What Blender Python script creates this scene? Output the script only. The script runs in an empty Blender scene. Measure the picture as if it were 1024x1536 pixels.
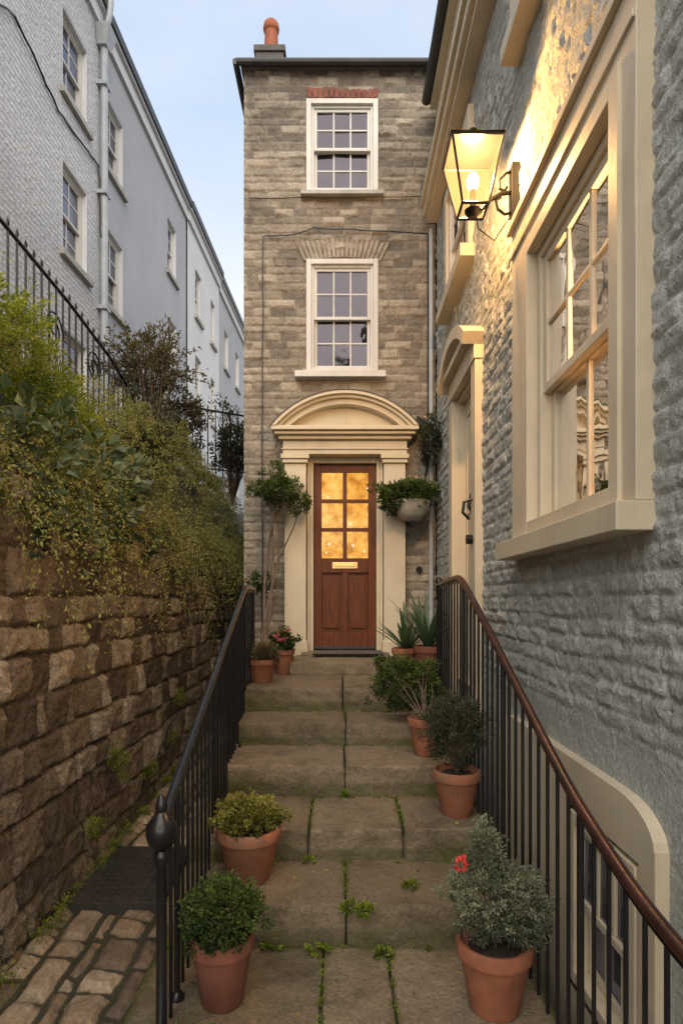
import bpy, math, random
import numpy as np
from mathutils import Vector
random.seed(7); rng=np.random.default_rng(7)
scene=bpy.context.scene
COL=scene.collection
# ------------------------------------------------------------ materials
MATS={}
def newmat(name):
    m=bpy.data.materials.new(name); m.use_nodes=True
    nt=m.node_tree; b=nt.nodes['Principled BSDF']; MATS[name]=m
    return m,nt,b
def N(nt,t,**k):
    n=nt.nodes.new(t)
    for a,v in k.items(): setattr(n,a,v)
    return n
def noise(nt,scale,detail=4,rough=.6,vec=None,stretch=None):
    n=N(nt,'ShaderNodeTexNoise'); n.inputs['Scale'].default_value=scale; n.inputs['Detail'].default_value=detail
    n.inputs['Roughness'].default_value=rough
    tc=N(nt,'ShaderNodeTexCoord')
    src=tc.outputs['Object']
    if stretch:
        mp=N(nt,'ShaderNodeMapping'); mp.inputs['Scale'].default_value=stretch
        nt.links.new(src,mp.inputs['Vector']); src=mp.outputs['Vector']
    nt.links.new(src,n.inputs['Vector'])
    return n.outputs['Fac']
def ramp(nt,fac,stops):
    r=N(nt,'ShaderNodeValToRGB'); e=r.color_ramp.elements
    while len(e)<len(stops): e.new(.5)
    for i,(p,c) in enumerate(stops):
        e[i].position=p
        e[i].color=(c[0],c[1],c[2],1) if hasattr(c,'__len__') else (c,c,c,1)
    nt.links.new(fac,r.inputs['Fac']); return r.outputs['Color']
def mix(nt,fac,a,b,mode='MIX'):
    m=N(nt,'ShaderNodeMix',data_type='RGBA',blend_type=mode)
    for i,v in ((0,fac),(6,a),(7,b)):
        if hasattr(v,'links'): nt.links.new(v,m.inputs[i])
        elif i==0: m.inputs[0].default_value=v
        else: m.inputs[i].default_value=(v[0],v[1],v[2],1)
    return m.outputs[2]
def bump(nt,b,h,strength=.4,dist=.01,prev=None):
    n=N(nt,'ShaderNodeBump'); n.inputs['Strength'].default_value=strength; n.inputs['Distance'].default_value=dist
    nt.links.new(h,n.inputs['Height'])
    if prev is not None: nt.links.new(prev,n.inputs['Normal'])
    nt.links.new(n.outputs['Normal'],b.inputs['Normal']); return n.outputs['Normal']
def attr(nt,ch):
    a=N(nt,'ShaderNodeAttribute',attribute_name='var'); s=N(nt,'ShaderNodeSeparateColor')
    nt.links.new(a.outputs['Color'],s.inputs[0]); return s.outputs[ch]
def simple(name,c,rough=.6,metal=0,var=.15,scale=6,bs=.2,bscale=60,dirt=None,dirtamt=.5,coat=0):
    m,nt,b=newmat(name)
    n1=noise(nt,scale,5)
    col=ramp(nt,n1,[(.3,[x*(1-var) for x in c]),(.7,[min(1,x*(1+var)) for x in c])])
    if dirt is not None:
        d=ramp(nt,noise(nt,scale*.55,8,.7,stretch=(1,1,.45)),[(.5,0),(.72,dirtamt)])
        col=mix(nt,d,col,dirt)
    nt.links.new(col,b.inputs['Base Color'])
    b.inputs['Roughness'].default_value=rough; b.inputs['Metallic'].default_value=metal
    b.inputs['Coat Weight'].default_value=coat
    if bs>0: bump(nt,b,noise(nt,bscale,4),bs,.004)
    return m
simple('cream_paint',(.60,.52,.38),.5,var=.07,scale=3,bs=.3,bscale=25,dirt=(.36,.30,.21),dirtamt=.55)
simple('white_paint',(.58,.57,.54),.45,var=.06,scale=4,bs=.12,bscale=30,dirt=(.36,.34,.30),dirtamt=.4)
simple('grey_white_sill',(.36,.35,.32),.6,var=.15,scale=6,bs=.3,bscale=40,dirt=(.15,.14,.12),dirtamt=.6)
simple('iron',(.012,.012,.014),.32,.3,var=.3,scale=12,bs=.25,bscale=90,dirt=(.05,.03,.02),dirtamt=.4)
simple('iron_rail_left',(.03,.035,.045),.22,.5,var=.3,scale=12,bs=.2,bscale=60)
simple('iron_rail_rust',(.055,.022,.016),.3,.3,var=.35,scale=9,bs=.3,bscale=70,dirt=(.015,.012,.012),dirtamt=.8)
simple('dark_lead',(.035,.037,.04),.5,.1,var=.3,scale=4,bs=.3,bscale=30)
simple('grey_pipe',(.36,.39,.42),.45,0,var=.12,scale=5,bs=.2,bscale=40)
simple('terracotta',(.26,.095,.048),.85,var=.3,scale=9,bs=.4,bscale=50,dirt=(.20,.135,.09),dirtamt=.65)
simple('terracotta_dark',(.16,.055,.035),.85,var=.3,scale=9,bs=.4,bscale=50,dirt=(.09,.06,.04),dirtamt=.7)
simple('soil',(.03,.02,.014),.95,var=.4,scale=40,bs=1,bscale=90)
simple('bark',(.12,.085,.06),.9,var=.3,scale=20,bs=.6,bscale=60)
simple('brass',(.75,.5,.2),.3,.9,var=.1,scale=20,bs=.1)
simple('red_brick',(.20,.065,.045),.85,var=.4,scale=9,bs=.8,bscale=50)
simple('arch_stone',(.31,.265,.21),.9,var=.35,scale=9,bs=1,bscale=45)
simple('chimney_stone',(.10,.09,.085),.9,var=.3,scale=7,bs=.8,bscale=40)
simple('chimney_pot',(.30,.09,.045),.8,var=.2,scale=8,bs=.3)
simple('stone_bowl',(.38,.36,.32),.8,var=.15,scale=12,bs=.4,bscale=50)
simple('slate',(.05,.05,.055),.7,var=.3,scale=5,bs=.4)
simple('curtain',(.62,.52,.36),.85,var=.08,scale=6,bs=.1)
simple('room_dark',(.06,.045,.03),.9,var=.2,scale=3,bs=0)
simple('room_wall',(.40,.28,.16),.9,var=.2,scale=3,bs=0)
simple('cast_iron_cover',(.04,.036,.032),.6,.4,var=.3,scale=20,bs=.5,bscale=60)
simple('earth',(.05,.045,.025),.95,var=.4,scale=5,bs=.8,bscale=20)
simple('ground_stone',(.09,.08,.065),.9,var=.3,scale=2,bs=.6,bscale=8)
simple('render_grey',(.37,.39,.415),.8,var=.08,scale=1.2,bs=.35,bscale=30,dirt=(.27,.295,.32),dirtamt=.5)
simple('render_white',(.62,.63,.64),.8,var=.06,scale=1.5,bs=.3,bscale=30,dirt=(.42,.44,.45),dirtamt=.4)
simple('petals',(.5,.04,.03),.6,var=.4,scale=60,bs=0)
simple('petals_pink',(.5,.12,.15),.6,var=.4,scale=60,bs=0)
simple('door_mat_stone',(.10,.085,.07),.8,var=.3,scale=20,bs=.5)
def wood():
    m,nt,b=newmat('door_wood')
    n1=noise(nt,9,8,.65,stretch=(9,9,.7))
    col=ramp(nt,n1,[(.25,(.055,.013,.004)),(.55,(.13,.034,.009)),(.8,(.20,.06,.015))])
    nt.links.new(col,b.inputs['Base Color']); b.inputs['Roughness'].default_value=.45
    b.inputs['Specular IOR Level'].default_value=.3
    bump(nt,b,n1,.25,.003)
wood()
def painted_brick():
    m,nt,b=newmat('white_painted_brick')
    tc=N(nt,'ShaderNodeTexCoord')
    sp=N(nt,'ShaderNodeSeparateXYZ'); cb=N(nt,'ShaderNodeCombineXYZ')
    nt.links.new(tc.outputs['Object'],sp.inputs[0]); nt.links.new(sp.outputs['Y'],cb.inputs['X']); nt.links.new(sp.outputs['Z'],cb.inputs['Y'])
    bk=N(nt,'ShaderNodeTexBrick'); bk.inputs['Scale'].default_value=1; bk.inputs['Brick Width'].default_value=.24; bk.inputs['Row Height'].default_value=.08
    bk.inputs['Mortar Size'].default_value=.009; bk.inputs['Mortar Smooth'].default_value=.6
    bk.inputs['Color1'].default_value=(.64,.65,.66,1); bk.inputs['Color2'].default_value=(.56,.575,.59,1); bk.inputs['Mortar'].default_value=(.5,.51,.53,1)
    nt.links.new(cb.outputs[0],bk.inputs['Vector'])
    d=ramp(nt,noise(nt,1.3,8,.7),[(.5,0),(.75,.5)])
    nt.links.new(mix(nt,d,bk.outputs['Color'],(.44,.45,.47)),b.inputs['Base Color'])
    b.inputs['Roughness'].default_value=.7
    inv=N(nt,'ShaderNodeMath',operation='SUBTRACT'); inv.inputs[0].default_value=1; nt.links.new(bk.outputs['Fac'],inv.inputs[1])
    p=bump(nt,b,noise(nt,22,5),1,.035); bump(nt,b,inv.outputs[0],.9,.018,p)
painted_brick()
def relief_mat(name,mortar,stops,bscale=45,bs=.7,moss=(.05,.06,.015),mossamt=.0,stain=(.06,.055,.05),stainamt=.5,rough=.88,bd=.01,stainscale=1.1,rvar=.9):
    m,nt,b=newmat(name)
    r=attr(nt,0); g=attr(nt,1); bb=attr(nt,2)
    n=noise(nt,14,6,.7)
    mm=N(nt,'ShaderNodeMath',operation='MULTIPLY_ADD'); nt.links.new(n,mm.inputs[0]); mm.inputs[1].default_value=rvar; mm.inputs[2].default_value=-rvar/2
    ad=N(nt,'ShaderNodeMath',operation='ADD',use_clamp=True); nt.links.new(r,ad.inputs[0]); nt.links.new(mm.outputs[0],ad.inputs[1])
    col=ramp(nt,ad.outputs[0],stops)
    gr=ramp(nt,g,[(.15,0),(.5,1)])
    col=mix(nt,gr,mortar,col)
    st=ramp(nt,noise(nt,stainscale,8,.72),[(.47,0),(.68,stainamt)])
    col=mix(nt,st,col,stain)
    fine=ramp(nt,noise(nt,60,4),[(.3,.7),(.7,1.25)])
    col=mix(nt,1,col,fine,'MULTIPLY')
    if mossamt>0:
        mn=noise(nt,5,8,.75)
        a=N(nt,'ShaderNodeMath',operation='ADD'); nt.links.new(mn,a.inputs[0]); nt.links.new(bb,a.inputs[1])
        mk=ramp(nt,a.outputs[0],[(.70,0),(.96,mossamt)])
        mc=ramp(nt,noise(nt,40,4),[(.3,[x*.6 for x in moss]),(.7,[x*1.6 for x in moss])])
        col=mix(nt,mk,col,mc)
    nt.links.new(col,b.inputs['Base Color']); b.inputs['Roughness'].default_value=rough
    b.inputs['Specular IOR Level'].default_value=.35
    p=bump(nt,b,noise(nt,bscale,6,.7),bs,bd)
    bump(nt,b,noise(nt,bscale*4,3,.6),bs*.5,bd*.3,p)
relief_mat('facade_stone',(.38,.325,.26),[(0,(.20,.175,.145)),(.35,(.30,.26,.21)),(.7,(.38,.33,.265)),(1,(.48,.42,.34))],stainamt=.75,stain=(.125,.112,.098),bs=1,bd=.015,rvar=1.1)
relief_mat('rubble_stone',(.075,.06,.042),[(0,(.085,.064,.046)),(.35,(.15,.115,.08)),(.7,(.23,.18,.13)),(.88,(.32,.27,.20)),(1,(.40,.35,.28))],bscale=22,bs=1,bd=.03,mossamt=.8,moss=(.06,.07,.016),stain=(.06,.05,.037),stainamt=.6,rough=.75,rvar=1.0)
relief_mat('painted_stone',(.40,.415,.385),[(0,(.39,.405,.375)),(.5,(.425,.44,.41)),(1,(.46,.47,.44))],bscale=20,bs=.8,bd=.02,stain=(.32,.335,.31),stainamt=.55,rough=.6,stainscale=2)
relief_mat('cobble_stone',(.035,.034,.018),[(0,(.11,.082,.058)),(.5,(.20,.15,.10)),(1,(.31,.25,.18))],bscale=30,bs=.8,mossamt=.7,stainamt=.4,rough=.6)
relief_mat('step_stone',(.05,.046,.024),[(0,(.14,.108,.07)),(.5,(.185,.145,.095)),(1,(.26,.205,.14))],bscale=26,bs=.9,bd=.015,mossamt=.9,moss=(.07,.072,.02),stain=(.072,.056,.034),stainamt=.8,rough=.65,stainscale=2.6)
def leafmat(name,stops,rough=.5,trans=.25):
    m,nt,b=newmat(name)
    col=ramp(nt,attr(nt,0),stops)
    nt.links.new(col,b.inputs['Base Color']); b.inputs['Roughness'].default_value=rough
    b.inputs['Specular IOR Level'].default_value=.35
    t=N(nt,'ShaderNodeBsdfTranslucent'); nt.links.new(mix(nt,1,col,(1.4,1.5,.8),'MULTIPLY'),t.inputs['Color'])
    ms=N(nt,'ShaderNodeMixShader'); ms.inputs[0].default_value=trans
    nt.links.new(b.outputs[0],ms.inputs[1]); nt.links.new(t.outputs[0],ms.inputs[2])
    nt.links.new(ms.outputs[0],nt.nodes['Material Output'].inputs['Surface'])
leafmat('leaf_bright',[(0,(.03,.05,.006)),(.5,(.13,.18,.015)),(1,(.31,.33,.035))])
leafmat('leaf_ivy',[(0,(.025,.04,.02)),(.5,(.08,.11,.055)),(1,(.17,.21,.12))])
leafmat('leaf_olive',[(0,(.04,.045,.012)),(.5,(.15,.155,.042)),(1,(.31,.29,.095))])
leafmat('leaf_brown',[(0,(.035,.03,.014)),(.5,(.10,.085,.04)),(1,(.20,.155,.075))])
leafmat('leaf_green',[(0,(.016,.03,.008)),(.5,(.05,.08,.018)),(1,(.13,.175,.04))])
leafmat('leaf_dark',[(0,(.016,.02,.011)),(.5,(.052,.06,.03)),(1,(.12,.128,.068))])
leafmat('leaf_silver',[(0,(.05,.056,.036)),(.5,(.14,.16,.10)),(1,(.32,.34,.23))])
leafmat('leaf_yellow',[(0,(.045,.048,.01)),(.5,(.15,.145,.028)),(1,(.31,.29,.075))])
leafmat('leaf_agave',[(0,(.02,.045,.025)),(.5,(.05,.095,.05)),(1,(.11,.17,.09))])
leafmat('leaf_fallen',[(0,(.15,.06,.02)),(.5,(.35,.2,.05)),(1,(.45,.35,.12))])
def glass(name,base,fac,rough=.03):
    m,nt,b=newmat(name); nt.nodes.remove(b)
    d=N(nt,'ShaderNodeBsdfDiffuse'); 
    nt.links.new(ramp(nt,noise(nt,3,3),[(.3,[x*.4 for x in base]),(.7,[x*1.6 for x in base])]),d.inputs['Color'])
    g=N(nt,'ShaderNodeBsdfGlossy'); g.inputs['Roughness'].default_value=rough; g.inputs['Color'].default_value=(.80,.76,.92,1)
    bp=N(nt,'ShaderNodeBump'); bp.inputs['Strength'].default_value=.2; bp.inputs['Distance'].default_value=.02
    nt.links.new(noise(nt,4,2),bp.inputs['Height']); nt.links.new(bp.outputs[0],g.inputs['Normal'])
    ms=N(nt,'ShaderNodeMixShader'); ms.inputs[0].default_value=fac
    nt.links.new(d.outputs[0],ms.inputs[1]); nt.links.new(g.outputs[0],ms.inputs[2])
    nt.links.new(ms.outputs[0],nt.nodes['Material Output'].inputs['Surface'])
glass('glass_dark',(.02,.018,.02),.055)
glass('glass_house',(.06,.07,.08),.2)
def glass_clear(name):
    m,nt,b=newmat(name); nt.nodes.remove(b)
    t=N(nt,'ShaderNodeBsdfTransparent'); t.inputs['Color'].default_value=(.94,.92,.88,1)
    g=N(nt,'ShaderNodeBsdfGlossy'); g.inputs['Roughness'].default_value=.02
    bp=N(nt,'ShaderNodeBump'); bp.inputs['Strength'].default_value=.1; bp.inputs['Distance'].default_value=.02
    nt.links.new(noise(nt,4,2),bp.inputs['Height']); nt.links.new(bp.outputs[0],g.inputs['Normal'])
    f=N(nt,'ShaderNodeFresnel'); f.inputs['IOR'].default_value=1.16
    ms=N(nt,'ShaderNodeMixShader'); nt.links.new(f.outputs[0],ms.inputs[0])
    nt.links.new(t.outputs[0],ms.inputs[1]); nt.links.new(g.outputs[0],ms.inputs[2])
    nt.links.new(ms.outputs[0],nt.nodes['Material Output'].inputs['Surface'])
glass_clear('glass_clear')
def lit(name):
    m,nt,b=newmat(name)
    n=noise(nt,5,9,.72); v=N(nt,'ShaderNodeTexVoronoi'); v.inputs['Scale'].default_value=7
    tc=N(nt,'ShaderNodeTexCoord'); nt.links.new(tc.outputs['Object'],v.inputs['Vector'])
    col=ramp(nt,n,[(.30,(.22,.065,.006)),(.42,(.62,.24,.025)),(.52,(.95,.46,.075)),(.64,(1,.64,.18)),(.75,(1,.85,.45))])
    sp=ramp(nt,v.outputs['Distance'],[(.05,1),(.16,0)])
    col=mix(nt,sp,col,(1,.88,.5))
    b.inputs['Base Color'].default_value=(.1,.05,.02,1); b.inputs['Roughness'].default_value=.08
    b.inputs['Specular IOR Level'].default_value=.2
    nt.links.new(col,b.inputs['Emission Color']); b.inputs['Emission Strength'].default_value=1.0
lit('glass_lit')
def emit(name,c,s):
    m,nt,b=newmat(name); b.inputs['Emission Color'].default_value=(*c,1); b.inputs['Emission Strength'].default_value=s
emit('bulb',(1,.7,.35),45)
def lanternglass():
    m,nt,b=newmat('lantern_glass'); nt.nodes.remove(b)
    t=N(nt,'ShaderNodeBsdfTransparent'); t.inputs['Color'].default_value=(1,.93,.8,1)
    e=N(nt,'ShaderNodeEmission'); e.inputs['Color'].default_value=(1,.56,.18,1); e.inputs['Strength'].default_value=2.2
    ms=N(nt,'ShaderNodeMixShader'); ms.inputs[0].default_value=.42
    nt.links.new(t.outputs[0],ms.inputs[1]); nt.links.new(e.outputs[0],ms.inputs[2])
    nt.links.new(ms.outputs[0],nt.nodes['Material Output'].inputs['Surface'])
lanternglass()
# ------------------------------------------------------------ mesh helpers
class Fr:
    def __init__(s,O,U,V,Nn): s.O=Vector(O); s.U=Vector(U).normalized(); s.V=Vector(V).normalized(); s.N=Vector(Nn).normalized()
    def p(s,u,v,n): return s.O+s.U*u+s.V*v+s.N*n
W=Fr((0,0,0),(1,0,0),(0,1,0),(0,0,1))
def parent_empty(name):
    e=bpy.data.objects.new(name,None); e.empty_display_size=.2; COL.objects.link(e); return e
class MB:
    def __init__(s): s.v=[];s.f=[];s.m=[];s.mats=[]
    def mi(s,m):
        if m not in s.mats: s.mats.append(m)
        return s.mats.index(m)
    def face(s,pts,mat):
        i=len(s.v); s.v+= [tuple(p) for p in pts]; s.f.append(tuple(range(i,i+len(pts)))); s.m.append(s.mi(mat))
    def hexa(s,p,mat):
        i=len(s.v); s.v+=[tuple(q) for q in p]; k=s.mi(mat)
        for q in ((0,3,2,1),(4,5,6,7),(0,1,5,4),(1,2,6,5),(2,3,7,6),(3,0,4,7)):
            s.f.append(tuple(i+a for a in q)); s.m.append(k)
    def box(s,u0,u1,v0,v1,n0,n1,mat,fr=W):
        s.hexa([fr.p(u0,v0,n0),fr.p(u1,v0,n0),fr.p(u1,v1,n0),fr.p(u0,v1,n0),fr.p(u0,v0,n1),fr.p(u1,v0,n1),fr.p(u1,v1,n1),fr.p(u0,v1,n1)],mat)
    def ring(s,u0,u1,v0,v1,w,n0,n1,mat,fr):
        s.box(u0,u0+w,v0,v1,n0,n1,mat,fr); s.box(u1-w,u1,v0,v1,n0,n1,mat,fr)
        s.box(u0+w,u1-w,v0,v0+w,n0,n1-.001,mat,fr); s.box(u0+w,u1-w,v1-w,v1,n0,n1-.001,mat,fr)
    def prism(s,pts,n0,n1,mat,fr):
        k=len(pts); i=len(s.v); m=s.mi(mat)
        s.v+=[tuple(fr.p(a,b,n0)) for a,b in pts]+[tuple(fr.p(a,b,n1)) for a,b in pts]
        s.f.append(tuple(range(i,i+k))[::-1]); s.m.append(m); s.f.append(tuple(range(i+k,i+2*k))); s.m.append(m)
        for j in range(k):
            q=(j+1)%k; s.f.append((i+j,i+q,i+k+q,i+k+j)); s.m.append(m)
    def tube(s,pts,r,mat,sides=8):
        pts=[Vector(p) for p in pts]; rs=r if hasattr(r,'__len__') else [r]*len(pts)
        base=len(s.v); k=s.mi(mat); prev=None
        for i,p in enumerate(pts):
            t=(pts[min(i+1,len(pts)-1)]-pts[max(i-1,0)]).normalized()
            if prev is None:
                a=t.cross(Vector((0,0,1)))
                if a.length<.05: a=t.cross(Vector((1,0,0)))
            else: a=prev-t*prev.dot(t)
            a.normalize(); prev=a; b=t.cross(a)
            for j in range(sides):
                th=2*math.pi*j/sides; s.v.append(tuple(p+(a*math.cos(th)+b*math.sin(th))*rs[i]))
        for i in range(len(pts)-1):
            for j in range(sides):
                q=base+i*sides+j; w=base+i*sides+(j+1)%sides
                s.f.append((q,w,w+sides,q+sides)); s.m.append(k)
        s.f.append(tuple(base+j for j in range(sides))[::-1]); s.m.append(k)
        s.f.append(tuple(base+(len(pts)-1)*sides+j for j in range(sides))); s.m.append(k)
    def lathe(s,c,prof,mat,seg=32):
        base=len(s.v); k=s.mi(mat)
        for r,z in prof:
            for j in range(seg):
                t=2*math.pi*j/seg; s.v.append((c[0]+r*math.cos(t),c[1]+r*math.sin(t),c[2]+z))
        for i in range(len(prof)-1):
            for j in range(seg):
                q=base+i*seg+j; w=base+i*seg+(j+1)%seg
                s.f.append((q,w,w+seg,q+seg)); s.m.append(k)
        s.f.append(tuple(base+j for j in range(seg))[::-1]); s.m.append(k)
        s.f.append(tuple(base+(len(prof)-1)*seg+j for j in range(seg))); s.m.append(k)
    def obj(s,name,parent=None,bevel=0,smooth=False):
        me=bpy.data.meshes.new(name); me.from_pydata(s.v,[],s.f); me.polygons.foreach_set('material_index',s.m)
        for m in s.mats: me.materials.append(MATS[m])
        o=bpy.data.objects.new(name,me); COL.objects.link(o)
        if parent: o.parent=parent
        if smooth:
            me.polygons.foreach_set('use_smooth',[True]*len(me.polygons))
            try: me.set_sharp_from_angle(angle=math.radians(40))
            except Exception: pass
        if bevel:
            b=o.modifiers.new('b','BEVEL'); b.width=bevel; b.segments=2; b.limit_method='ANGLE'
        return o
def fast_mesh(name,V,F,mat,var=None,parent=None,smooth=False):
    me=bpy.data.meshes.new(name); nf=len(F); k=F.shape[1]
    me.vertices.add(len(V)); me.vertices.foreach_set('co',V.astype(np.float32).ravel())
    me.loops.add(nf*k); me.loops.foreach_set('vertex_index',F.astype(np.int32).ravel())
    me.polygons.add(nf); me.polygons.foreach_set('loop_start',np.arange(0,nf*k,k,dtype=np.int32))
    me.polygons.foreach_set('loop_total',np.full(nf,k,dtype=np.int32))
    me.polygons.foreach_set('use_smooth',np.full(nf,smooth,dtype=bool))
    me.update(calc_edges=True); me.validate()
    if var is not None:
        a=me.color_attributes.new('var','FLOAT_COLOR','POINT'); a.data.foreach_set('color',var.astype(np.float32).ravel())
    me.materials.append(MATS[mat])
    o=bpy.data.objects.new(name,me); COL.objects.link(o)
    if parent: o.parent=parent
    return o
def hsh(ix,iy,seed):
    n=(ix.astype(np.int64)*374761393+iy.astype(np.int64)*668265263+seed*1442695)&0xffffffff
    n=((n^(n>>13))*1274126177)&0xffffffff
    return (n^(n>>16))/4294967296.
def vn(x,y,seed=0):
    ix=np.floor(x);iy=np.floor(y);fx=x-ix;fy=y-iy;fx=fx*fx*(3-2*fx);fy=fy*fy*(3-2*fy)
    return (hsh(ix,iy,seed)*(1-fx)+hsh(ix+1,iy,seed)*fx)*(1-fy)+(hsh(ix,iy+1,seed)*(1-fx)+hsh(ix+1,iy+1,seed)*fx)*fy
def fbm(x,y,seed=0,o=4):
    r=0;a=.5
    for i in range(o):
        c,s=math.cos(i*.9+.3),math.sin(i*.9+.3)
        r=r+a*vn((x*c-y*s)*2**i,(x*s+y*c)*2**i,seed+i*17); a*=.5
    return r-.47
def sst(x): x=np.clip(x,0,1); return x*x*(3-2*x)
def bricks(u,v,rowh,bw,seed,jr=.25,jb=.5):
    def cell(t,rowid,j,sd):
        c=np.floor(t); b0=c+j*(hsh(c,rowid,sd)-.5); b1=c+1+j*(hsh(c+1,rowid,sd)-.5)
        lo=t<b0; hi=t>=b1
        c=np.where(lo,c-1,np.where(hi,c+1,c))
        b0=c+j*(hsh(c,rowid,sd)-.5); b1=c+1+j*(hsh(c+1,rowid,sd)-.5)
        return c,t-b0,b1-t
    r,a,b=cell(v/rowh,np.zeros_like(v),jr,seed)
    dv=np.minimum(a,b)*rowh
    w=bw*(.8+.5*hsh(r,r*0,seed+5))
    c,a2,b2=cell(u/w+hsh(r,r*0+3,seed+9)*7,r,jb,seed+3)
    du=np.minimum(a2,b2)*w
    tilt=(a2/(a2+b2+1e-6)-.5)*(hsh(c,r,seed+31)-.5)+(a/(a+b+1e-6)-.5)*(hsh(c,r,seed+37)-.5)
    return du,dv,hsh(c,r,seed+11),tilt
def relief(name,fr,u0,u1,v0,v1,res,hf,mat,holes=(),parent=None):
    nu=int((u1-u0)/res)+1; nv=int((v1-v0)/res)+1
    us=np.linspace(u0,u1,nu); vs=np.linspace(v0,v1,nv); Uu,Vv=np.meshgrid(us,vs)
    h,var=hf(Uu,Vv)
    O,U,V,Nn=[np.array(x) for x in (fr.O,fr.U,fr.V,fr.N)]
    P=O+Uu[...,None]*U+Vv[...,None]*V+h[...,None]*Nn
    idx=np.arange(nu*nv).reshape(nv,nu)
    F=np.stack([idx[:-1,:-1],idx[:-1,1:],idx[1:,1:],idx[1:,:-1]],-1)
    cu=(Uu[:-1,:-1]+Uu[1:,1:])/2; cv=(Vv[:-1,:-1]+Vv[1:,1:])/2
    keep=np.ones(cu.shape,bool)
    for a,b,c,d in holes: keep&=~((cu>a)&(cu<b)&(cv>c)&(cv<d))
    if np.dot(np.cross(U,V),Nn)<0: F=F[...,::-1]
    F=F[keep]
    vr=np.stack(list(var)+[np.ones_like(h)],-1).reshape(-1,4)
    return fast_mesh(name,P.reshape(-1,3),F,mat,vr,parent,True)
def holewall(M,fr,u0,u1,v0,v1,holes,mat,n=0):
    us=sorted({u0,u1,*[h[0] for h in holes],*[h[1] for h in holes]}); vs=sorted({v0,v1,*[h[2] for h in holes],*[h[3] for h in holes]})
    for i in range(len(us)-1):
        for j in range(len(vs)-1):
            cu=(us[i]+us[i+1])/2; cv=(vs[j]+vs[j+1])/2
            if any(h[0]<cu<h[1] and h[2]<cv<h[3] for h in holes): continue
            M.face([fr.p(us[i],vs[j],n),fr.p(us[i+1],vs[j],n),fr.p(us[i+1],vs[j+1],n),fr.p(us[i],vs[j+1],n)],mat)
def reveal(M,fr,u0,u1,v0,v1,depth,mat,front=-.001,t=.02):
    M.box(u0,u0+t,v0,v1,-depth,front,mat,fr); M.box(u1-t,u1,v0,v1,-depth,front,mat,fr)
    M.box(u0+t,u1-t,v0,v0+t,-depth,front-.001,mat,fr); M.box(u0+t,u1-t,v1-t,v1,-depth,front-.001,mat,fr)
def sash(M,fr,u0,u1,v0,v1,cols,ru,rl,rec=.08,fw=.045,st=.035,bar=.018,mat='white_paint',gl='glass_dark',colsl=None,split=.5):
    colsl=colsl or cols
    M.ring(u0,u1,v0,v1,fw,-rec-.07,-rec+.035,mat,fr)
    a0,a1,b0,b1=u0+fw-.002,u1-fw+.002,v0+fw-.002,v1-fw+.002
    vm=b0+(b1-b0)*split
    for (c0,c1,nn,nc,nr) in ((vm-.02,b1,-rec,cols,ru),(b0,vm+.02,-rec-.04,colsl,rl)):
        M.ring(a0,a1,c0,c1,st,nn-.015,nn+.018,mat,fr)
        gu0,gu1,gv0,gv1=a0+st-.002,a1-st+.002,c0+st-.002,c1-st+.002
        for i in range(1,nc):
            u=gu0+(gu1-gu0)*i/nc; M.box(u-bar/2,u+bar/2,gv0,gv1,nn-.011,nn+.012,mat,fr)
        for i in range(1,nr):
            v=gv0+(gv1-gv0)*i/nr; M.box(gu0,gu1,v-bar/2,v+bar/2,nn-.009,nn+.010,mat,fr)
        for i in range(nc):
            for j in range(nr):
                x0=gu0+(gu1-gu0)*i/nc;x1=gu0+(gu1-gu0)*(i+1)/nc;y0=gv0+(gv1-gv0)*j/nr;y1=gv0+(gv1-gv0)*(j+1)/nr
                t=[random.uniform(-.004,.004) for _ in range(3)]
                M.face([fr.p(x0,y0,nn+t[0]),fr.p(x1,y0,nn+t[1]),fr.p(x1,y1,nn+t[2]),fr.p(x0,y1,nn+t[0]-t[1]+t[2])],gl)
# ------------------------------------------------------------ ground
M=MB(); M.face([(-400,-400,-.75),(400,-400,-.75),(400,400,-.75),(-400,400,-.75)],'ground_stone'); M.obj('ground')
# ------------------------------------------------------------ main stone townhouse
FM=Fr((0,6.5,0),(1,0,0),(0,0,1),(0,-1,0))
H=parent_empty('stone_townhouse')
win_hi=(-.37,.385,6.02,7.03); win_lo=(-.37,.385,4.07,5.29); doorhole=(-.37,.445,.9,3.18)
def hf_main(u,v):
    uu=u+.03*fbm(u*3,v*3,3); vv=v+.03*fbm(u*2,v*4,8)
    du,dv,r,tl=bricks(uu,vv,.09,.21,21,.3,.6)
    wob=.010*fbm(u*30,v*30,5)
    d=np.minimum(du,dv)+wob
    m=sst(d/.014)
    h=.014*m+.018*(r-.5)*m+.03*tl*m+.024*fbm(u*14,v*14,41)*m+.012*fbm(u*45,v*45,43,2)-.035
    return h,(r,m,0*u)
relief('walls',FM,-1.06,1.02,-.7,7.36,.0125,hf_main,'facade_stone',[win_hi,win_lo,doorhole],H)
M=MB()
M.box(-1.055,-1.03,-.7,7.33,-5.5,-.03,'arch_stone',FM)
M.box(-1.03,3.0,-.7,7.3,-5.5,-.3,'room_dark',FM)
M.obj('walls_side',H)
M=MB()
for w in (win_hi,win_lo): reveal(M,FM,*w,.29,'white_paint',front=-.015)
for i,w in enumerate((win_hi,win_lo)):
    sash(M,FM,w[0]+.021,w[1]-.021,w[2]+.021,w[3]-.021,3,2,2,rec=.07,fw=.05)
    M.ring(w[0]-.012,w[1]+.012,w[2]-.012,w[3]+.012,.055,-.06,-.004,'white_paint',FM)
M.box(win_hi[0]-.07,win_hi[1]+.07,win_hi[2]-.055,win_hi[2]-.012,-.05,.06,'grey_white_sill',FM)
M.box(win_lo[0]-.13,win_lo[1]+.09,win_lo[2]-.08,win_lo[2]-.012,-.05,.09,'white_paint',FM)
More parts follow.
